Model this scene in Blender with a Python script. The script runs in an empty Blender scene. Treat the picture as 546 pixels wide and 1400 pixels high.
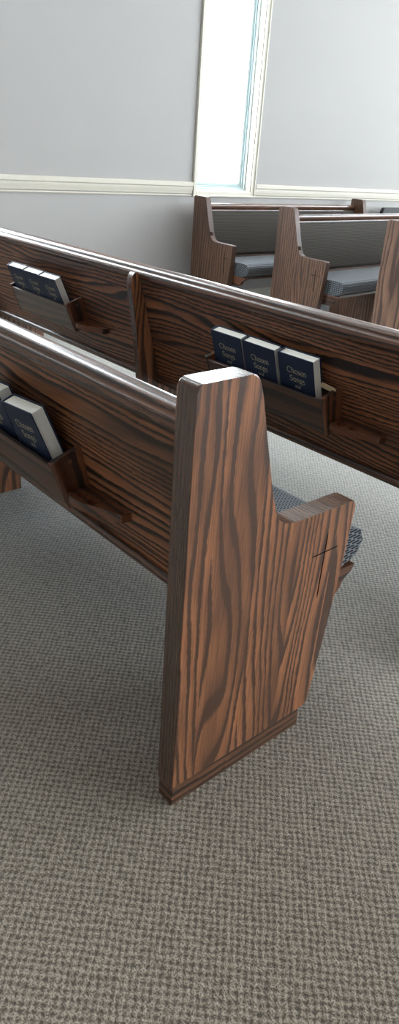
import bpy, bmesh, math, random
from mathutils import Vector, Matrix
random.seed(7)
C = bpy.context.scene.collection
PI = math.pi

# ------------------------------------------------------------------ materials
def new_mat(name):
    m = bpy.data.materials.new(name); m.use_nodes = True
    nt = m.node_tree
    for n in list(nt.nodes): nt.nodes.remove(n)
    out = nt.nodes.new('ShaderNodeOutputMaterial')
    b = nt.nodes.new('ShaderNodeBsdfPrincipled')
    nt.links.new(b.outputs[0], out.inputs[0])
    return m, nt, b

class G:
    """tiny helper to wire nodes"""
    def __init__(s, nt): s.nt = nt
    def n(s, t, **k):
        x = s.nt.nodes.new(t)
        for a, v in k.items(): setattr(x, a, v)
        return x
    def put(s, sock, v):
        if hasattr(v, 'is_linked'): s.nt.links.new(v, sock)
        else: sock.default_value = v
    def m(s, op, a, b=0.0, c=None):
        x = s.n('ShaderNodeMath', operation=op)
        s.put(x.inputs[0], a); s.put(x.inputs[1], b)
        if c is not None: s.put(x.inputs[2], c)
        return x.outputs[0]
    def noise(s, vec, scale=1.0, detail=2.0, rough=.5, dist=0.0):
        x = s.n('ShaderNodeTexNoise')
        s.put(x.inputs['Vector'], vec); x.inputs['Scale'].default_value = scale
        x.inputs['Detail'].default_value = detail; x.inputs['Roughness'].default_value = rough
        x.inputs['Distortion'].default_value = dist
        return x.outputs['Fac']
    def xyz(s, a, b, c=0.0):
        x = s.n('ShaderNodeCombineXYZ')
        s.put(x.inputs[0], a); s.put(x.inputs[1], b); s.put(x.inputs[2], c)
        return x.outputs[0]
    def sep(s, v):
        x = s.n('ShaderNodeSeparateXYZ'); s.put(x.inputs[0], v); return x.outputs
    def ramp(s, fac, stops, interp='LINEAR'):
        x = s.n('ShaderNodeValToRGB'); cr = x.color_ramp; cr.interpolation = interp
        while len(cr.elements) < len(stops): cr.elements.new(.5)
        for e, (p, c) in zip(cr.elements, stops):
            e.position = p; e.color = (*c, 1) if len(c) == 3 else c
        s.put(x.inputs[0], fac); return x.outputs[0]
    def mix(s, f, a, b, mode='MIX'):
        x = s.n('ShaderNodeMix', data_type='RGBA', blend_type=mode)
        s.put(x.inputs[0], f)
        for i, v in ((6, a), (7, b)):
            s.put(x.inputs[i], (*v, 1) if isinstance(v, tuple) and len(v) == 3 else v)
        return x.outputs[2]
    def bump(s, h, strength, dist):
        x = s.n('ShaderNodeBump'); s.put(x.inputs['Height'], h)
        x.inputs['Strength'].default_value = strength; x.inputs['Distance'].default_value = dist
        return x.outputs[0]

def srgb(r, g, b):
    f = lambda v: (v/255)/12.92 if v/255 <= .04045 else ((v/255+.055)/1.055)**2.4
    return (f(r), f(g), f(b))

def wood_mat(name, light, mid, dark, plank, K=7.0, F=26.0, rough=.34, across=5.5, along=1.1, seed=0.0, coat=.25, bump=.25):
    """flat-sawn softwood under a dark satin stain: contour bands of a stretched field (UV.u runs with the grain, metres)"""
    m, nt, b = new_mat(name); g = G(nt)
    uv = g.n('ShaderNodeUVMap').outputs[0]
    u, v, _ = g.sep(uv)
    pl = g.m('FLOOR', g.m('DIVIDE', g.m('ADD', v, 50.0 + seed*.013), plank))     # glued-up boards
    po = g.m('MULTIPLY', pl, 7.31)
    jag = g.m('MULTIPLY', g.m('SUBTRACT', g.noise(g.xyz(g.m('MULTIPLY', u, 9.0), g.m('MULTIPLY', v, 40.0), po), 1.0, 2.0), .5), .012)
    jag2 = g.m('MULTIPLY', g.m('SUBTRACT', g.noise(g.xyz(g.m('MULTIPLY', u, 60.0), g.m('MULTIPLY', v, 150.0), po), 1.0, 2.0), .5), .0058)
    v2 = g.m('ADD', g.m('ADD', v, jag), jag2)
    field = g.noise(g.xyz(g.m('ADD', g.m('MULTIPLY', u, along), seed), g.m('MULTIPLY', v2, across), po), 1.0, 1.6, .45)
    t = g.m('ADD', g.m('MULTIPLY', field, K), g.m('MULTIPLY', v2, F))
    # ring spacing varies over the board
    t = g.m('ADD', t, g.m('MULTIPLY', g.noise(g.xyz(g.m('MULTIPLY', u, .5), g.m('MULTIPLY', v2, 16.0), g.m('ADD', po, 3.3)), 1.0, 0.0), 2.2))
    band = g.m('FRACT', t)
    # the share of dark latewood changes from place to place
    duty = g.m('MULTIPLY', g.m('SUBTRACT', g.noise(g.xyz(g.m('MULTIPLY', u, 2.2), g.m('MULTIPLY', v2, 14.0), g.m('ADD', po, 9.1)), 1.0, 1.0), .5), 1.3)
    bb = g.m('MULTIPLY', g.m('ADD', band, g.m('MULTIPLY', duty, g.m('MULTIPLY', band, g.m('SUBTRACT', 1.0, band)))), 1.0)
    lm = tuple(a*.6+c*.4 for a, c in zip(light, mid))
    col = g.ramp(bb, [(0.0, mid), (.05, light), (.46, lm), (.62, mid), (.70, dark), (.95, dark), (1.0, mid)])
    # large uneven take-up of the stain
    big = g.noise(g.xyz(g.m('MULTIPLY', u, 2.0), g.m('MULTIPLY', v, 7.0), g.m('ADD', po, seed)), 1.0, 2.0)
    col = g.mix(g.ramp(big, [(.48, (0, 0, 0)), (.72, (.7, .7, .7))]), col, tuple(c*1.25 for c in dark))
    # pores
    fine = g.noise(g.xyz(g.m('MULTIPLY', u, 9.0), g.m('MULTIPLY', v, 420.0), po), 1.0, 2.0)
    col = g.mix(g.ramp(fine, [(.38, (.55, .55, .55)), (.62, (0, 0, 0))]), col, tuple(c*.8 for c in dark))
    nt.links.new(col, b.inputs['Base Color'])
    rg = g.m('ADD', g.m('MULTIPLY', band, .10), g.m('ADD', rough-.06, g.m('MULTIPLY', fine, .06)))
    nt.links.new(rg, b.inputs['Roughness'])
    b.inputs['Coat Weight'].default_value = coat; b.inputs['Coat Roughness'].default_value = .16
    h = g.m('ADD', g.m('MULTIPLY', band, .5), g.m('MULTIPLY', fine, .5))
    nt.links.new(g.bump(h, bump, .0006), b.inputs['Normal'])
    return m

LT, MD, DK = srgb(178, 115, 76), srgb(138, 89, 61), srgb(78, 52, 39)
M = {}
M['wood_panel'] = wood_mat('stained_fir_end_panel', LT, MD, DK, .118, K=8.5, F=36, seed=3.1)
M['wood_back'] = wood_mat('stained_fir_back', srgb(176, 112, 72), srgb(112, 70, 48), srgb(44, 31, 25), .165, K=9.5, F=58, across=5.0, along=1.0, seed=8.4, rough=.4, coat=.1)
M['wood_trim'] = wood_mat('stained_fir_trim', srgb(126, 82, 56), srgb(92, 60, 43), srgb(50, 35, 28), .5, K=3, F=60, seed=5.5, rough=.30, coat=.5)
M['wood_rack'] = wood_mat('stained_fir_rack', srgb(106, 68, 48), srgb(76, 49, 36), srgb(44, 31, 26), .4, K=3.5, F=24, seed=1.7)
M['wood_rack_end'] = wood_mat('stained_fir_rack_end', srgb(136, 82, 52), srgb(92, 57, 39), srgb(46, 31, 25), .4, K=3.0, F=22, seed=2.9)
M['wood_edge'] = wood_mat('stained_fir_board_edge', srgb(112, 76, 55), srgb(88, 59, 44), srgb(60, 41, 33), .5, K=2.5, F=110, seed=4.4, rough=.26, coat=.9, bump=.06)
M['wood_edge_side'] = wood_mat('stained_fir_side_pew_edge', srgb(112, 80, 64), srgb(90, 62, 50), srgb(64, 46, 39), .5, K=2.5, F=110, seed=4.9, rough=.5, coat=.05, bump=.06)
M['wood_side'] = wood_mat('stained_fir_bold_side_panel', srgb(156, 118, 94), srgb(126, 93, 76), srgb(82, 60, 52), .118, K=7, F=34, seed=11.2, rough=.4)
M['wood_far'] = wood_mat('stained_fir_side_pew', srgb(134, 98, 74), srgb(108, 76, 58), srgb(70, 50, 41), .118, K=4, F=46, seed=6.2, rough=.4)

def plain(name, col, rough=.5, spec=.5, metal=0.0):
    m, nt, b = new_mat(name); g = G(nt)
    tc = g.n('ShaderNodeTexCoord').outputs['Object']
    n = g.noise(tc, 60.0, 3.0)
    nt.links.new(g.mix(n, tuple(c*.93 for c in col), tuple(min(1, c*1.05) for c in col)), b.inputs['Base Color'])
    b.inputs['Roughness'].default_value = rough; b.inputs['Specular IOR Level'].default_value = spec
    b.inputs['Metallic'].default_value = metal
    return m
M['groove_shade'] = plain('carved_groove_shade', srgb(22, 14, 12), .8)  # shadow inside the carving, painted as a near-black colour
M['navy'] = plain('navy_cloth_cover', srgb(34, 44, 68), .55, .35)
M['page'] = plain('cream_page', srgb(226, 220, 200), .8, .2)
M['gilt'] = plain('pale_gilt_lettering', srgb(190, 182, 150), .45)
M['screw'] = plain('copper_screw', srgb(150, 110, 90), .35, .5, .8)
M['dark_hole'] = plain('dark_hole', srgb(20, 14, 12), .7)
M['stick'] = plain('pale_birch', srgb(226, 200, 160), .6)
M['vinyl'] = plain('pale_teal_window_vinyl', srgb(172, 186, 187), .4)
M['black_vinyl'] = plain('black_chair_vinyl', srgb(28, 30, 30), .45)
M['black_metal'] = plain('black_chair_metal', srgb(24, 24, 25), .4, .5, .5)

def page_mat():
    m, nt, b = new_mat('page_edges'); g = G(nt)
    tc = g.n('ShaderNodeTexCoord').outputs['Object']
    x, y, z = g.sep(tc)
    n = g.noise(g.xyz(g.m('MULTIPLY', x, 6.0), g.m('MULTIPLY', y, 2500.0), g.m('MULTIPLY', z, 6.0)), 1.0, 1.0)
    nt.links.new(g.mix(n, srgb(222, 218, 206), srgb(246, 244, 236)), b.inputs['Base Color'])
    b.inputs['Roughness'].default_value = .8
    return m
M['pages'] = page_mat()

def wall_mat(name, col):
    m, nt, b = new_mat(name); g = G(nt)
    tc = g.n('ShaderNodeTexCoord').outputs['Object']
    n = g.noise(tc, 1.2, 2.0)
    nt.links.new(g.mix(n, tuple(c*.97 for c in col), tuple(c*1.02 for c in col)), b.inputs['Base Color'])
    b.inputs['Roughness'].default_value = .75; b.inputs['Specular IOR Level'].default_value = .3
    nt.links.new(g.bump(g.noise(tc, 220.0, 3.0), .12, .002), b.inputs['Normal'])
    return m
M['wall'] = wall_mat('warm_grey_wall_paint', srgb(171, 168, 166))
M['ceiling'] = wall_mat('white_ceiling_paint', srgb(235, 234, 230))
M['trim'] = plain('cream_gloss_trim', srgb(204, 198, 184), .4)

def carpet_mat():
    m, nt, b = new_mat('nubby_loop_carpet'); g = G(nt)
    tc = g.n('ShaderNodeTexCoord').outputs['Object']
    w = g.noise(tc, 26.0, 2.0)
    x, y, z = g.sep(tc)
    xx = g.m('ADD', x, g.m('MULTIPLY', g.m('SUBTRACT', w, .5), .012))
    yy = g.m('ADD', y, g.m('MULTIPLY', g.m('SUBTRACT', g.noise(g.xyz(y, x, 3.0), 26.0, 2.0), .5), .012))
    k = 2*PI*.7071/.0125
    q = g.m('MULTIPLY', g.m('ADD', g.m('COSINE', g.m('MULTIPLY', g.m('ADD', xx, yy), k)), g.m('COSINE', g.m('MULTIPLY', g.m('SUBTRACT', yy, xx), k))), .5)
    fine = g.noise(tc, 300.0, 2.0, .6)
    lump = g.noise(tc, 58.0, 1.0, .5)
    nub = g.m('ADD', g.m('ADD', q, g.m('MULTIPLY', g.m('SUBTRACT', fine, .5), 1.6)), g.m('MULTIPLY', g.m('SUBTRACT', lump, .5), 1.8))
    hgt = g.m('ADD', g.m('MULTIPLY', q, .30), g.m('ADD', g.m('MULTIPLY', fine, 1.2), g.m('MULTIPLY', lump, .6)))
    base = g.ramp(g.m('ADD', g.m('MULTIPLY', nub, .5), .5), [(.06, srgb(94, 86, 75)), (.26, srgb(128, 117, 103)), (.50, srgb(146, 134, 119)), (.85, srgb(172, 160, 144))])
    base = g.mix(g.ramp(fine, [(.40, (.72, .72, .72)), (.53, (0, 0, 0))]), base, srgb(74, 68, 60))   # darker flecks at the low points of the fine noise
    nt.links.new(base, b.inputs['Base Color'])
    b.inputs['Roughness'].default_value = .85; b.inputs['Specular IOR Level'].default_value = .25
    b.inputs['Sheen Weight'].default_value = 1.0; b.inputs['Sheen Roughness'].default_value = .35; b.inputs['Sheen Tint'].default_value = (.82, .94, 1, 1)
    nt.links.new(g.bump(hgt, .55, .004), b.inputs['Normal'])
    return m
M['carpet'] = carpet_mat()

def fabric_mat(name, dark, light, cell):
    m, nt, b = new_mat(name); g = G(nt)
    uv = g.n('ShaderNodeUVMap').outputs[0]
    br = g.n('ShaderNodeTexBrick', offset=.5, squash=1.0)
    g.put(br.inputs['Vector'], uv); br.inputs['Scale'].default_value = 1.0
    br.inputs['Brick Width'].default_value = cell; br.inputs['Row Height'].default_value = cell*.8
    br.inputs['Mortar Size'].default_value = cell*.13; br.inputs['Mortar Smooth'].default_value = .3
    br.inputs['Color1'].default_value = (*dark, 1); br.inputs['Color2'].default_value = (*tuple(c*1.5 for c in dark), 1)
    br.inputs['Mortar'].default_value = (*light, 1)
    u, v, _ = g.sep(uv)
    # a light tuft in the middle of each cell
    tu = g.m('MULTIPLY', g.m('SINE', g.m('MULTIPLY', u, 2*PI*2/cell)), g.m('SINE', g.m('MULTIPLY', v, 2*PI*1.25/cell)))
    col = g.mix(g.ramp(tu, [(.45, (0, 0, 0)), (.7, (.4, .4, .4))]), br.outputs['Color'], light)
    nt.links.new(col, b.inputs['Base Color'])
    b.inputs['Roughness'].default_value = .75; b.inputs['Sheen Weight'].default_value = .3; b.inputs['Specular IOR Level'].default_value = .15
    b.inputs['Sheen Roughness'].default_value = .3
    nt.links.new(g.bump(br.outputs['Fac'], .4, .002), b.inputs['Normal'])
    return m
M['fabric'] = fabric_mat('navy_and_grey_woven_upholstery', srgb(27, 28, 34), srgb(126, 131, 136), .0088)

M['fabric_side'] = fabric_mat('brown_grey_woven_upholstery', srgb(27, 24, 22), srgb(84, 79, 73), .0125)
def glass_mat():
    m = bpy.data.materials.new('window_glass'); m.use_nodes = True; nt = m.node_tree
    for n in list(nt.nodes): nt.nodes.remove(n)
    o = nt.nodes.new('ShaderNodeOutputMaterial'); mx = nt.nodes.new('ShaderNodeMixShader')
    t = nt.nodes.new('ShaderNodeBsdfTransparent'); gl = nt.nodes.new('ShaderNodeBsdfGlossy')
    gl.inputs['Roughness'].default_value = .02; mx.inputs[0].default_value = .06
    nt.links.new(t.outputs[0], mx.inputs[1]); nt.links.new(gl.outputs[0], mx.inputs[2]); nt.links.new(mx.outputs[0], o.inputs[0])
    return m
M['glass'] = glass_mat()

# ------------------------------------------------------------------ mesh helpers
def box_uv(bm, grain=0, off=(0, 0)):
    """metre-scaled box projection, U along the grain axis"""
    uvl = bm.loops.layers.uv.verify()
    oth = [i for i in range(3) if i != grain]
    for f in bm.faces:
        n = [abs(c) for c in f.normal]; k = n.index(max(n))
        for l in f.loops:
            co = l.vert.co
            if k == grain: uv = (co[oth[0]]*.25, co[oth[1]])
            else:
                o = [i for i in oth if i != k][0]; uv = (co[grain], co[o] + co[k]*.9)
            l[uvl].uv = (uv[0]+off[0], uv[1]+off[1])

def weighted(o):
    m = o.modifiers.new('weighted_normals', 'WEIGHTED_NORMAL'); m.keep_sharp = True; m.weight = 80

def link(name, bm, mat, parent=None, grain=0, smooth=35, off=None):
    bmesh.ops.recalc_face_normals(bm, faces=bm.faces)
    bm.normal_update()
    if off is None: off = (random.uniform(0, 9), random.uniform(0, 9))
    box_uv(bm, grain, off)
    me = bpy.data.meshes.new(name); bm.to_mesh(me); bm.free()
    if smooth:
        me.shade_smooth(); me.set_sharp_from_angle(angle=math.radians(smooth))
    me.materials.append(M[mat])
    o = bpy.data.objects.new(name, me); C.objects.link(o)
    if parent: o.parent = parent
    if smooth: weighted(o)
    return o

def prism(bm, pts, axis, a0, a1, bev=0.0, seg=2):
    """closed outline extruded along an axis; outline is given in the two other axes in order"""
    oth = [i for i in range(3) if i != axis]
    def mk(p, a):
        c = [0, 0, 0]; c[oth[0]], c[oth[1]] = p; c[axis] = a; return bm.verts.new(c)
    A = [mk(p, a0) for p in pts]; B = [mk(p, a1) for p in pts]
    n = len(pts); fs = [bm.faces.new(A), bm.faces.new(B[::-1])]
    for i in range(n):
        j = (i+1) % n; fs.append(bm.faces.new((A[j], A[i], B[i], B[j])))
    if bev > 0:
        es = list(set(fs[0].edges) | set(fs[1].edges))
        bmesh.ops.bevel(bm, geom=es, offset=bev, segments=seg, profile=.5, affect='EDGES', clamp_overlap=True)
    return bm

def rnd(pts, r, seg=4):
    """round the corners of an outline; r is a number or a list per corner"""
    out = []; n = len(pts)
    for i, p in enumerate(pts):
        ri = r[i] if isinstance(r, (list, tuple)) else r
        p = Vector(p); a = Vector(pts[i-1])-p; b = Vector(pts[(i+1) % n])-p
        if ri <= 0: out.append(tuple(p)); continue
        ri = min(ri, a.length*.45, b.length*.45)
        p0 = p+a.normalized()*ri; p1 = p+b.normalized()*ri
        for k in range(seg+1):
            t = k/seg; q = p0*(1-t)**2+p*2*t*(1-t)+p1*t*t; out.append(tuple(q))
    return out

def boxb(bm, lo, hi, bev=.002, seg=2):
    r = bmesh.ops.create_cube(bm, size=1)
    for v in r['verts']:
        for i in range(3): v.co[i] = lo[i]+(v.co[i]+.5)*(hi[i]-lo[i])
    if bev:
        es = list({e for v in r['verts'] for e in v.link_edges})
        bmesh.ops.bevel(bm, geom=es, offset=bev, segments=seg, profile=.5, affect='EDGES')
    return bm

def disc(bm, c, r, h, axis=2, seg=20):
    m = Matrix.Translation(c)
    if axis == 1: m = m @ Matrix.Rotation(PI/2, 4, 'X')
    if axis == 0: m = m @ Matrix.Rotation(PI/2, 4, 'Y')
    bmesh.ops.create_cone(bm, cap_ends=True, segments=seg, radius1=r, radius2=r, depth=h, matrix=m)

def thing(name, label, cat, loc=(0, 0, 0), rotz=0.0, group=None):
    o = bpy.data.objects.new(name, None); C.objects.link(o)
    o.empty_display_size = .1
    o.location = loc; o.rotation_euler = (0, 0, rotz); o['label'] = label; o['category'] = cat
    if group: o['group'] = group
    return o
def structure(o): o['kind'] = 'structure'; return o

def cut(o, cutter_bm):
    """subtract a shape from a mesh object and keep the plain result"""
    me = bpy.data.meshes.new('c'); bmesh.ops.recalc_face_normals(cutter_bm, faces=cutter_bm.faces)
    cutter_bm.to_mesh(me); cutter_bm.free()
    c = bpy.data.objects.new('c', me); C.objects.link(c); bpy.context.view_layer.update(); c.matrix_world = o.matrix_world.copy()
    o.modifiers.clear()
    md = o.modifiers.new('b', 'BOOLEAN'); md.operation = 'DIFFERENCE'; md.object = c; md.solver = 'EXACT'
    bpy.context.view_layer.update()
    dg = bpy.context.evaluated_depsgraph_get()
    new = bpy.data.meshes.new_from_object(o.evaluated_get(dg))
    o.modifiers.clear(); old = o.data; name = old.name
    o.data = new; bpy.data.meshes.remove(old); new.name = name
    bpy.data.objects.remove(c); bpy.data.meshes.remove(me)
    o.data.set_sharp_from_angle(angle=math.radians(35)); weighted(o)

# ------------------------------------------------------------------ pew
T = .0475
TILT = math.radians(13.29)
BY, BZ = .0925, .4267            # lower rear edge of the backrest
BS = .447                        # its length up the slope

BODY = [(-.004, .052), (-.007, .900), (.121, .900), (.136, .862), (.158, .782), (.183, .694), (.196, .654), (.207, .625), (.220, .606),
        (.238, .595), (.262, .590), (.33, .588), (.455, .586), (.448, .452), (.437, .338), (.425, .225), (.4055, .064), (.394, .052)]
BODY_R = [0, .013, .013, .01, .01, .01, .008, .008, .008, .008, .008, 0, .014, .01, .01, .01, .004, 0]

def carve_box(bm, c, hy, hz, x0, x1):
    boxb(bm, (x0, c[0]-hy, c[1]-hz), (x1, c[0]+hy, c[1]+hz), 0)

def edge_faces(o, mat):
    """the narrow faces of a board show its edge grain"""
    o.data.materials.append(M[mat])
    for p in o.data.polygons:
        if abs(p.normal.x) < .6: p.material_index = 1

def end_panel(root, x_outer, sgn, mat, carved, foot_mat):
    """sgn=-1: thickness runs towards -x (right-hand panel); carved: cross cut into its outer face"""
    xa, xb = sorted((x_outer, x_outer+sgn*T))
    bm = bmesh.new(); prism(bm, rnd(BODY, BODY_R), 0, xa, xb, .0035, 3)
    o = link('end_panel', bm, mat, root, grain=2)
    edge_faces(o, 'wood_edge' if mat == 'wood_panel' else 'wood_edge_side')
    if carved:
        s = 1 if sgn < 0 else -1                      # outward
        d = .008
        cb = bmesh.new()
        lo, hi = sorted((x_outer-s*d, x_outer+s*.01))
        prism(cb, [(.3755, .368), (.3777, .385), (.3777, .520), (.3755, .536), (.3733, .520), (.3733, .385)], 0, lo, hi)
        cut(o, cb)
        cb = bmesh.new()
        prism(cb, [(.333, .4865), (.342, .4881), (.412, .4881), (.421, .4865), (.412, .4849), (.342, .4849)], 0, lo, hi)
        cut(o, cb)
        o.data.materials.append(M['groove_shade'])
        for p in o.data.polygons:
            if .33 < p.center.y < .424 and .366 < p.center.z < .538 and .0005 < s*(x_outer-p.center.x) < d+.001: p.material_index = 2  # cut walls coloured near-black to stand for their shadow
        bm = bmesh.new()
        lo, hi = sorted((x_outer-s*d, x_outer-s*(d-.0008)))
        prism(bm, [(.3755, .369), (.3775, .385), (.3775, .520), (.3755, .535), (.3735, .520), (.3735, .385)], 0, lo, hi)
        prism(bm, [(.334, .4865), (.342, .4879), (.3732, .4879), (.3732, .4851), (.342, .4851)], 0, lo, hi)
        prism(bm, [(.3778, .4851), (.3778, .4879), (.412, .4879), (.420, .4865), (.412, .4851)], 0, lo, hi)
        link('carved_cross', bm, 'groove_shade', o)  # near-black strip along the cut's floor, shade put into the colour
    bm = bmesh.new()
    i = .0015
    prism(bm, [(0, 0), (0, .0515), (.382, .0515), (.386, .0)], 0, xa+i, xb-i, .0025, 2)
    link('foot_block', bm, 'wood_trim', root, grain=1)
    return o

def tilt_frame(o):
    """puts a part modelled as (x, -outward, up the slope) onto the sloping backrest"""
    o.location = (0, BY, BZ); o.rotation_euler = (TILT, 0, 0)

def screw(parent, c, r=.004, axis=1):
    bm = bmesh.new(); disc(bm, c, r, .003, axis, 14)
    return link('screw', bm, 'screw', parent)

def book_rack(root, x0, x1, ds=0.0, holder=True):
    """wooden book rack on the rear of a backrest, x0..x1, with a cup holder at its right end.  y is negative outward."""
    r = bpy.data.objects.new('book_rack', None); C.objects.link(r); r.parent = root; tilt_frame(r)
    r.empty_display_size = .05
    s0, s1, D = .098+ds, .212+ds, .066
    wedge = lambda z: .76+.24*(z-s0)/(s1-s0)      # the pocket opens upwards
    # ledge the books stand on
    bm = bmesh.new(); boxb(bm, (x0+.016, -D*.78+.013, s0+.004), (x1-.016, .010, s0+.014), .001)
    link('rack_shelf', bm, 'wood_rack', r)
    # front board
    bm = bmesh.new(); boxb(bm, (x0+.012, -D+.001, s0), (x1-.012, -D+.012, s1-.006), .0025)
    for v in bm.verts: v.co.y += D*(1-wedge(v.co.z))
    link('rack_front', bm, 'wood_rack', r)
    for sx, xe in ((1, x0), (-1, x1)):
        # end block: rounded upright front edge, hollowed outer face, flat back
        oe = lambda a: (xe+sx*a)
        pts = [(oe(.016), .010), (oe(.000), .010), (oe(.001), -.010), (oe(.0045), -.022), (oe(.0055), -.034), (oe(.003), -.042), (oe(.0), -.048),
               (oe(-.0015), -.056), (oe(.001), -.0625), (oe(.007), -.066), (oe(.013), -.064), (oe(.016), -.058)]
        bm = bmesh.new(); prism(bm, pts, 2, s0-.004, s1+.004, .0025, 2)
        # the block's top dips to the front, its foot rises to the back
        for v in bm.verts:
            k = -v.co.y/.066
            if v.co.y < 0: v.co.y *= wedge(v.co.z)
            if v.co.z > (s0+s1)/2: v.co.z += .005*(1-k)
            else: v.co.z += .014*(1-k)
        e = link('rack_end', bm, 'wood_rack_end', r, grain=2)
        screw(e, (oe(-.0005+.004), -.020, s1-.012), .0045, 0)
    if holder:
        zt = s0+.030
        pts = [(x1+.001, .012), (x1+.001, -.046), (x1+.028, -.052), (x1+.066, -.046), (x1+.105, -.026), (x1+.135, -.018), (x1+.148, -.014), (x1+.152, .012)]
        bm = bmesh.new(); prism(bm, rnd(pts, [0, .004, .01, .01, .01, .005, .006, 0]), 2, zt-.020, zt, .002, 2)
        h = link('cup_holder', bm, 'wood_rack_end', r, grain=0)
        cb = bmesh.new()
        for hx in (.028, .068): disc(cb, (x1+hx, -.026, zt), .0125, .028, 2, 24)
        cut(h, cb)
        # shelf stays level although the back slopes
        h.location = (0, 0, zt); 
        for v in h.data.vertices: v.co.z -= zt
        h.rotation_euler = (-TILT*.9, 0, 0)
    return r

def cap_profile():
    # (y outward negative, s)  rounded nose moulding along the top of the back
    P = [(.010, .374), (.004, .379), (-.001, .387), (-.0015, .400), (.004, .4085), (.010, .411), (.014, .419), (.022, .423), (.040, .423), (.050, .417), (.053, .404), (.048, .390), (.030, .376)]
    return rnd(P, [.002, .004, .006, .007, .004, .003, .004, .006, .008, .006, .006, .006, 0])

def pew(name, label, L, loc, rotz, mats, racks=(), support=None, holder=True, group=None, carve=True):
    P, B, TR, RK = mats
    root = thing(name, label, 'pew', loc, rotz, group)
    end_panel(root, 0.0, -1, P, carve, P)
    end_panel(root, -L, 1, P, False, P)
    xa, xb = -L+T, -T
    def tilted(nm, bm, mat, grain=0):
        o = link(nm, bm, mat, root, grain); tilt_frame(o); return o
    bm = bmesh.new(); boxb(bm, (xa, .010, .004), (xb, .030, .404), .001)
    tilted('backrest', bm, B)
    bm = bmesh.new(); prism(bm, cap_profile(), 0, xa, xb)
    tilted('top_rail', bm, TR)
    bm = bmesh.new(); prism(bm, rnd([(-.003, 0), (-.004, .014), (.003, .021), (.008, .021), (.029, .021), (.029, 0)], [.003, .004, .002, 0, 0, .003]), 0, xa, xb)
    tilted('bottom_rail', bm, TR)
    # padded front of the back
    bm = bmesh.new(); prism(bm, rnd([(.030, .03), (.064, .035), (.070, .12), (.066, .28), (.060, .358), (.030, .370)], [0, .02, .03, .03, .02, 0], 5), 0, xa+.004, xb-.004, .012, 3)
    tilted('back_cushion', bm, 'fabric_side' if P != 'wood_panel' else 'fabric')
    # seat
    bm = bmesh.new(); boxb(bm, (xa+.0302, .27, .345), (xb-.0302, .535, .366), .003)
    link('seat_board', bm, TR, root)
    sec = rnd([(.150, .412), (.150, .452), (.30, .458), (.50, .466), (.560, .464), (.592, .440), (.593, .402), (.562, .379), (.52, .366), (.27, .366)],
              [.005, .02, .03, .03, .02, .018, .015, .012, .01, .01], 5)
    bm = bmesh.new(); prism(bm, sec, 0, xa+.006, xb-.006, .014, 3)
    link('seat_cushion', bm, 'fabric', root)
    BR = rnd([(.36, .366), (.36, .292), (.500, .296), (.522, .305), (.534, .333), (.566, .352), (.568, .366)], [0, 0, .01, .008, .01, .006, 0])
    for x in (xa, xb-.03):
        bm = bmesh.new(); prism(bm, BR, 0, x, x+.03, .002)
        link('seat_bracket', bm, RK, root, grain=1)
    for (x0, x1, ds) in racks: book_rack(root, x0, x1, ds, holder)
    if support is not None:
        t = .026
        pr = [(.012, 0), (.015, .30), (.015, .427), (.004, .53), (-.010, .63), (-.0235, .715), (-.034, .765), (-.037, .790), (-.033, .812), (-.020, .826), (-.005, .8255),
              (.002, .812), (.104, .4267), (.15, .405), (.27, .345), (.455, .345), (.452, 0)]
        rr = [0, 0, .02, .02, .02, .015, .012, .012, .01, .01, .006, 0, 0, 0, 0, .01, 0]
        bm = bmesh.new(); prism(bm, rnd(pr, rr), 0, support-t/2, support+t/2, .002)
        o = link('middle_support', bm, P, root, grain=2)
        edge_faces(o, 'wood_edge')
        for (y, z) in ((-.0375, .775), (-.006, .60), (.0135, .455)):
            screw(o, (support, y, z), .0045, 1)
    return root

NEAR = ('wood_panel', 'wood_back', 'wood_trim', 'wood_rack_end')
FAR = ('wood_far', 'wood_far', 'wood_trim', 'wood_rack_end')
ROW = .8084
pew1 = pew('wooden_pew', 'dark-stained wooden pew nearest the camera, its whole end panel down to the carpet in view', 2.80, (0, 0, 0), 0, NEAR, racks=[(-.888, -.418, -.003)], support=-1.514)
X2 = .05
pew2 = pew('wooden_pew', 'long dark wooden pew just beyond the nearest one, with two book racks and middle support', 2.80, (X2, ROW, 0), 0, NEAR,
           racks=[(-.866-X2, -.377-X2, .013), (-2.172-X2, -1.695-X2, .013)], support=-1.262-X2)
pewA = pew('wooden_pew', 'side pew standing against the wall directly below the window, grey padded back', 2.10, (-3.755, 3.179, 0), -1.539, FAR)
pewB = pew('wooden_pew', 'middle one of the three side pews, cross on its brown end panel, grey padded back', 2.9, (-2.923, 3.268, 0), -1.491, FAR, support=-.80)
pewC = pew('wooden_pew', 'side pew cut off by the right photo edge, its end panel showing bold pale grain', 2.9, (-2.06, 3.36, 0), -1.45, ('wood_side',)+FAR[1:])

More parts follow.
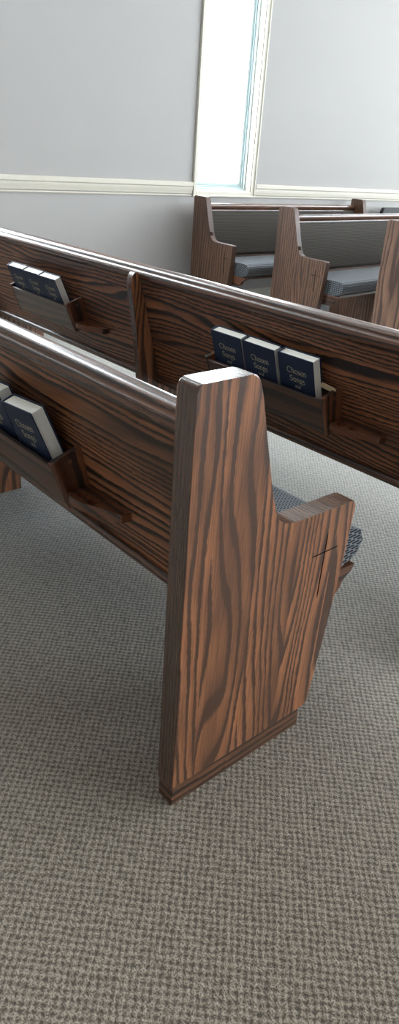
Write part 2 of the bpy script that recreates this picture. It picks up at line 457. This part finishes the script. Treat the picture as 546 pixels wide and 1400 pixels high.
# ------------------------------------------------------------------ hymnals
def arc(cx, cy, rx, ry, a0, a1, n=10):
    return [(cx+rx*math.cos(math.radians(a0+(a1-a0)*i/n)), cy+ry*math.sin(math.radians(a0+(a1-a0)*i/n))) for i in range(n+1)]
TK, TN = .085, .045
def serif(x, y, w=.20): return ([(x-w/2, y), (x+w/2, y)], TN)
GL = {  # strokes of a book face: (polyline, width); advance
 'C': ([(arc(.36, .36, .32, .36, 48, 312, 18), TK), ([(.60, .52), (.60, .72)], TN)], .70),
 'S': ([(arc(.27, .53, .19, .18, 35, 270, 12)+arc(.27, .18, .21, .17, 90, -145, 12), TK), ([(.45, .55), (.45, .72)], TN), ([(.06, .0), (.06, .17)], TN)], .56),
 'h': ([([(.12, 0), (.12, .74)], TK), (arc(.28, .30, .15, .17, 170, 0, 8)+[(.43, 0)], TK), serif(.12, .015), serif(.43, .015), ([(.02, .73), (.12, .73)], TN)], .56),
 'n': ([([(.12, 0), (.12, .47)], TK), (arc(.28, .30, .15, .17, 170, 0, 8)+[(.43, 0)], TK), serif(.12, .015), serif(.43, .015), ([(.02, .46), (.12, .46)], TN)], .56),
 'o': ([(arc(.26, .235, .21, .235, 0, 360, 20), TK)], .52),
 'e': ([(arc(.26, .235, .20, .235, 5, 320, 16), TK), ([(.07, .25), (.45, .25)], TN)], .50),
 's': ([(arc(.19, .345, .125, .115, 40, 270, 10)+arc(.19, .12, .14, .115, 90, -140, 10), TK*.9)], .38),
 'g': ([(arc(.23, .30, .16, .165, 0, 360, 16), TK*.9), (arc(.24, -.10, .20, .115, 0, 360, 16), TN*1.2), ([(.13, .15), (.10, .06), (.22, .02)], TN*1.2), ([(.36, .42), (.47, .45)], TN)], .48),
 'a': ([(arc(.22, .33, .15, .14, 150, 0, 8)+[(.37, .06), (.43, .015)], TK), (arc(.20, .13, .13, .125, 60, 330, 12), TN*1.4)], .48),
 'd': ([(arc(.23, .235, .18, .235, 40, 330, 14), TK), ([(.41, .0), (.41, .74)], TK), ([(.31, .73), (.41, .73)], TN), ([(.41, .015), (.49, .015)], TN)], .54),
}
def write(bm, txt, cx, base, size, y):
    w = sum(GL[c][1] for c in txt)*size; x = cx-w/2
    def ribbon(pl, wd):
        P = [Vector(p) for p in pl]; L = []; R = []
        for i, p in enumerate(P):
            d = (P[min(i+1, len(P)-1)]-P[max(i-1, 0)]).normalized(); nn = Vector((-d.y, d.x))*wd/2
            L.append(p+nn); R.append(p-nn)
        f = lambda q, dy: bm.verts.new((x+q.x*size, y+dy, base+q.y*size))
        lv = [f(q, -.0003) for q in L]; rv = [f(q, -.0003) for q in R]
        for i in range(len(P)-1):
            try: bm.faces.new((lv[i], rv[i], rv[i+1], lv[i+1]))
            except ValueError: pass
    for c in txt:
        for pl, wd in GL[c][0]: ribbon(pl, wd)
        x += GL[c][1]*size

BW, BH, BT = .130, .190, .034
def make_hymnal():
    """stands at the origin: x centred, front cover towards -y, foot at z=0"""
    root = thing('hymnal', 'x', 'book')
    c = .0028
    bm = bmesh.new()
    boxb(bm, (-BW/2, -BT/2, 0), (BW/2, -BT/2+c, BH), .0009)
    boxb(bm, (-BW/2, BT/2-c, 0), (BW/2, BT/2, BH), .0009)
    prism(bm, rnd([(-BW/2+.0015, -BT/2+.0002), (-BW/2-.0015, -BT/4), (-BW/2-.0022, 0), (-BW/2-.0015, BT/4), (-BW/2+.0015, BT/2-.0002), (-BW/2+.004, BT/2-.0002), (-BW/2+.003, 0), (-BW/2+.004, -BT/2+.0002)], 0), 2, .0, BH)
    link('cover', bm, 'navy', root)
    bm = bmesh.new(); boxb(bm, (-BW/2+.0035, -BT/2+c+.0002, .003), (BW/2-.003, BT/2-c-.0002, BH-.003), .0007)
    link('page_block', bm, 'pages', root)
    bm = bmesh.new()
    y = -BT/2
    write(bm, 'Chosen', .003, BH-.053, .0228, y); write(bm, 'Songs', .003, BH-.078, .0228, y); write(bm, 'and', .003, BH-.097, .0140, y)
    link('cover_title', bm, 'gilt', root, smooth=0)
    return root

def copy_tree(o, parent=None):
    c = o.copy(); C.objects.link(c)
    if parent: c.parent = parent
    for ch in list(o.children): copy_tree(ch, c)
    return c

proto = make_hymnal(); used = [False]
def place_hymnal(x, row, s, out, label, group, lean=0.0, roll=0.0, yaw=0.0):
    """x centre; s, out: foot height along and centre distance off the sloping back"""
    b = proto if not used[0] else copy_tree(proto); used[0] = True
    n = Vector((0, -math.cos(TILT), -math.sin(TILT))); e = Vector((0, -math.sin(TILT), math.cos(TILT)))
    b.location = Vector((x, row+BY, BZ)) + e*s + n*out
    b.rotation_mode = 'XYZ'; b.rotation_euler = (TILT+lean, roll, yaw)
    b['label'] = label; b['group'] = group
    return b
g1 = 'navy songbooks in the rack of the nearest pew'
S1 = .1185
place_hymnal(-.675, 0, S1, .0185, 'navy songbook cut off by the left photo edge in the nearest rack', g1, lean=.10, roll=-.06)
place_hymnal(-.516, 0, S1, .0185, 'large navy songbook with broad white page edges, right one in the nearest rack', g1, lean=.12, roll=-.09)
g2 = 'navy songbooks in the right rack of the second pew'
S2 = .1285
place_hymnal(-.776, ROW, S2, .019, 'leftmost navy songbook in the rack behind the near end panel', g2, lean=.075)
place_hymnal(-.638, ROW, S2, .019, 'middle navy songbook in the rack behind the near end panel', g2, lean=.085, roll=.01)
place_hymnal(-.494, ROW, S2, .0185, 'rightmost navy songbook in the rack behind the near end panel, beside a pale stick', g2, lean=.075)
g3 = 'navy songbooks in the left rack of the second pew'
place_hymnal(-2.077, ROW, S2+.004, .0185, 'leftmost of three small navy songbooks in the far left rack', g3, lean=.17, roll=-.01)
place_hymnal(-1.944, ROW, S2+.004, .0185, 'middle of three small navy songbooks in the far left rack', g3, lean=.17, roll=-.01)
place_hymnal(-1.811, ROW, S2+.004, .0185, 'rightmost of three small navy songbooks in the far left rack, white page edge showing', g3, lean=.17, roll=-.01)

# pale flat stick poking out of the rack
bm = bmesh.new()
pts = [(-.055, -.008), (.05, -.008), (.056, -.006), (.0605, 0), (.056, .006), (.05, .008), (-.055, .008)]
prism(bm, pts, 1, -.001, .001, .0005)
st = link('wooden_stick', bm, 'stick', None)
n = Vector((0, -math.cos(TILT), -math.sin(TILT))); e = Vector((0, -math.sin(TILT), math.cos(TILT)))
st.location = Vector((-.4385, ROW+BY, BZ))+e*.2375+n*.0115
st.rotation_euler = (TILT, .10, 0)
st['label'] = 'pale flat wooden stick poking out of the rack beside the last songbook'; st['category'] = 'stick'

# ------------------------------------------------------------------ black chair by the wall
def chair(loc, rotz):
    r = thing('padded_chair', 'black padded chair top peeping over the grey pew backs at the right edge', 'chair', loc, rotz)
    bm = bmesh.new(); prism(bm, rnd([(-.25, .46), (.25, .46), (.25, .83), (-.25, .83)], .035, 5), 1, -.24, -.20, .012, 3)
    link('backrest', bm, 'black_vinyl', r)
    bm = bmesh.new(); prism(bm, rnd([(-.25, -.20), (.25, -.20), (.25, .25), (-.25, .25)], .04, 5), 2, .42, .47, .015, 3)
    link('seat', bm, 'black_vinyl', r)
    for x in (-.23, .23):
        for y, t in ((-.22, .46), (.22, .42)):
            bm = bmesh.new(); disc(bm, (x, y, t/2), .011, t, 2, 14); link('leg', bm, 'black_metal', r)
    return r
chair((-3.56, 5.93, 0), -1.54)

# ------------------------------------------------------------------ room
WX, RX, FY, KY, H = -3.931, 7.5, 10.5, -4.0, 4.0
WT = .16
def slab(name, lo, hi, mat, parent=None, bev=0.0):
    bm = bmesh.new(); boxb(bm, lo, hi, bev); o = link(name, bm, mat, parent, smooth=0)
    return o
structure(slab('floor', (WX-WT, KY-WT, -.05), (RX+WT, FY+WT, 0), 'carpet'))
structure(slab('ceiling', (WX-WT, KY-WT, H), (RX+WT, FY+WT, H+.1), 'ceiling'))

def wall_with_holes(name, axis, pos, out, a0, a1, holes):
    """wall slab in plane axis=pos, thickness WT outward; holes = (a, b, z0, z1) along the wall"""
    bm = bmesh.new()
    def piece(a, b, z0, z1):
        if b-a < 1e-4 or z1-z0 < 1e-4: return
        lo = [0, 0, z0]; hi = [0, 0, z1]
        p0, p1 = sorted((pos, pos+out*WT)); lo[axis], hi[axis] = p0, p1
        lo[1-axis], hi[1-axis] = a, b
        boxb(bm, lo, hi, 0)
    cur = a0
    for (a, b, z0, z1) in sorted(holes):
        piece(cur, a, 0, H); piece(a, b, 0, z0); piece(a, b, z1, H); cur = b
    piece(cur, a1, 0, H)
    bmesh.ops.remove_doubles(bm, verts=bm.verts, dist=1e-5)
    return structure(link(name, bm, 'wall', None, smooth=0))

ZB, ZT = .915, 3.8
LW = [(.05, 1.315), (3.325, 3.955), (6.7, 8.6)]  # middle one in view; the unseen outer two are widened for more light
FWN_FILL = [(-.8, 1.6), (2.6, 4.8)]  # unseen front-wall windows, added as fill light
RWN_FILL = [(4.6, 6.2), (7.2, 9.4)]  # invented openings in the unseen right wall, placed to fill the room with light
wall_with_holes('wall_left', 0, WX, -1, KY-WT, FY+WT, [(a, b, ZB, ZT) for a, b in LW])
wall_with_holes('wall_front', 1, FY, 1, WX, RX, [(a, b, ZB, ZT) for a, b in FWN_FILL])
wall_with_holes('wall_right', 0, RX, 1, KY-WT, FY+WT, [(a, b, ZB, ZT) for a, b in RWN_FILL])
wall_with_holes('wall_back', 1, KY, -1, WX, RX, [])

wn = [0]
def window(axis, pos, out, a, b):
    """casing, jamb liner, sash and pane of one tall narrow window"""
    wn[0] += 1
    root = bpy.data.objects.new('window_%d' % wn[0], None); C.objects.link(root); structure(root)
    mid = (a+b)/2
    root.location = (pos, mid, 0) if axis == 0 else (mid, pos, 0)
    # local frame: x along the wall, y outward(+), z up
    root.rotation_euler = (0, 0, {(0, -1): PI/2, (0, 1): -PI/2, (1, 1): 0}[(axis, out)])
    hw = (b-a)/2; cw = .038
    def ring(bm, x0, z0, z1, w, y0, y1, bev=.003):
        boxb(bm, (-x0-w, y0, z0-w), (-x0, y1, z1+w), bev); boxb(bm, (x0, y0, z0-w), (x0+w, y1, z1+w), bev)
        boxb(bm, (-x0, y0, z0-w), (x0, y1, z0), bev); boxb(bm, (-x0, y0, z1), (x0, y1, z1+w), bev)
    bm = bmesh.new(); ring(bm, hw-.004, ZB+.004, ZT-.004, cw, -.014, -.0005); ring(bm, hw+cw-.016, ZB-cw+.016, ZT+cw-.016, .013, -.024, -.0135)
    link('casing', bm, 'trim', root)
    bm = bmesh.new(); ring(bm, hw-.014, ZB+.014, ZT-.014, .0138, -.001, .055, .001)
    link('jamb_liner', bm, 'trim', root)
    bm = bmesh.new(); ring(bm, hw-.030, ZB+.030, ZT-.030, .0298, .055, .14, .003); ring(bm, hw-.044, ZB+.044, ZT-.044, .014, .075, .13, .003)
    link('window_frame', bm, 'vinyl', root)
    bm = bmesh.new(); ring(bm, hw-.068, ZB+.068, ZT-.068, .0235, .085, .12, .004)
    link('sash', bm, 'vinyl', root)
    bm = bmesh.new(); boxb(bm, (-hw+.066, .098, ZB+.066), (hw-.066, .106, ZT-.066), 0)
    link('pane', bm, 'glass', root, smooth=0)
    # daylight portal just outside the opening
    l = bpy.data.lights.new('daylight', 'AREA'); l.shape = 'RECTANGLE'; l.size = (b-a); l.size_y = ZT-ZB
    l.cycles.is_portal = True
    lo = bpy.data.objects.new('daylight', l); C.objects.link(lo)
    o = out*(WT+.03)
    lo.location = (pos+o, mid, (ZB+ZT)/2) if axis == 0 else (mid, pos+o, (ZB+ZT)/2)
    d = Vector((-out, 0, 0)) if axis == 0 else Vector((0, -out, 0))
    lo.rotation_euler = d.to_track_quat('-Z', 'Y').to_euler()
for a, b in LW: window(0, WX, -1, a, b)
for a, b in FWN_FILL: window(1, FY, 1, a, b)
for a, b in RWN_FILL: window(0, RX, 1, a, b)

# chair rail along the window wall: broad stepped board above a bead
tn = [0]
def chair_rail(y0, y1):
    tn[0] += 1
    bm = bmesh.new()
    prof = [(WX, .900), (WX+.012, .900), (WX+.014, .918), (WX+.019, .930), (WX+.019, .948), (WX+.026, .956), (WX+.026, .978), (WX+.021, .985), (WX, .985)]
    prism(bm, prof, 1, y0, y1)
    prism(bm, [(WX, .880), (WX+.010, .880), (WX+.013, .886), (WX+.010, .893), (WX, .894)], 1, y0, y1)
    return structure(link('trim_%d' % tn[0], bm, 'trim', None, grain=1, smooth=30))
chair_rail(KY, .01); chair_rail(1.355, 3.285); chair_rail(3.995, 6.66); chair_rail(8.64, FY)
structure(slab('baseboard_left', (WX, KY, 0), (WX+.015, FY, .11), 'trim', None, .003))
structure(slab('baseboard_front', (WX+.016, FY-.015, 0), (RX, FY, .11), 'trim', None, .003))

# ------------------------------------------------------------------ daylight
w = bpy.data.worlds.new('overcast'); bpy.context.scene.world = w; w.use_nodes = True
bg = w.node_tree.nodes['Background']
bg.inputs[0].default_value = (.84, .93, 1.0, 1); bg.inputs[1].default_value = 17.0

# ------------------------------------------------------------------ camera
f, yaw, pitch, roll = 940.61, 47.31, 27.566, 4.326
cam = bpy.data.cameras.new('camera'); co = bpy.data.objects.new('camera', cam); C.objects.link(co)
a, b_, c_ = map(math.radians, (yaw, pitch, roll))
fw = Vector((-math.sin(a)*math.cos(b_), math.cos(a)*math.cos(b_), -math.sin(b_)))
r0 = Vector((math.cos(a), math.sin(a), 0)); u0 = r0.cross(fw)
r = r0*math.cos(c_)+u0*math.sin(c_); u = -r0*math.sin(c_)+u0*math.cos(c_)
mm = Matrix((r, u, -fw)).transposed().to_4x4(); mm.translation = (.7264, -.6549, 1.2007)
co.matrix_world = mm
cam.sensor_fit = 'VERTICAL'; cam.sensor_height = 36.0; cam.lens = 36.0*f/1400
cam.clip_start = .05
sc = bpy.context.scene
sc.camera = co
sc.view_settings.view_transform = 'Standard'; sc.view_settings.look = 'None'
sc.view_settings.gamma = 1.0; sc.view_settings.use_curve_mapping = False
sc.view_settings.exposure = 0.42
sc.cycles.use_denoising = True
sc.cycles.max_bounces = 10; sc.cycles.diffuse_bounces = 6
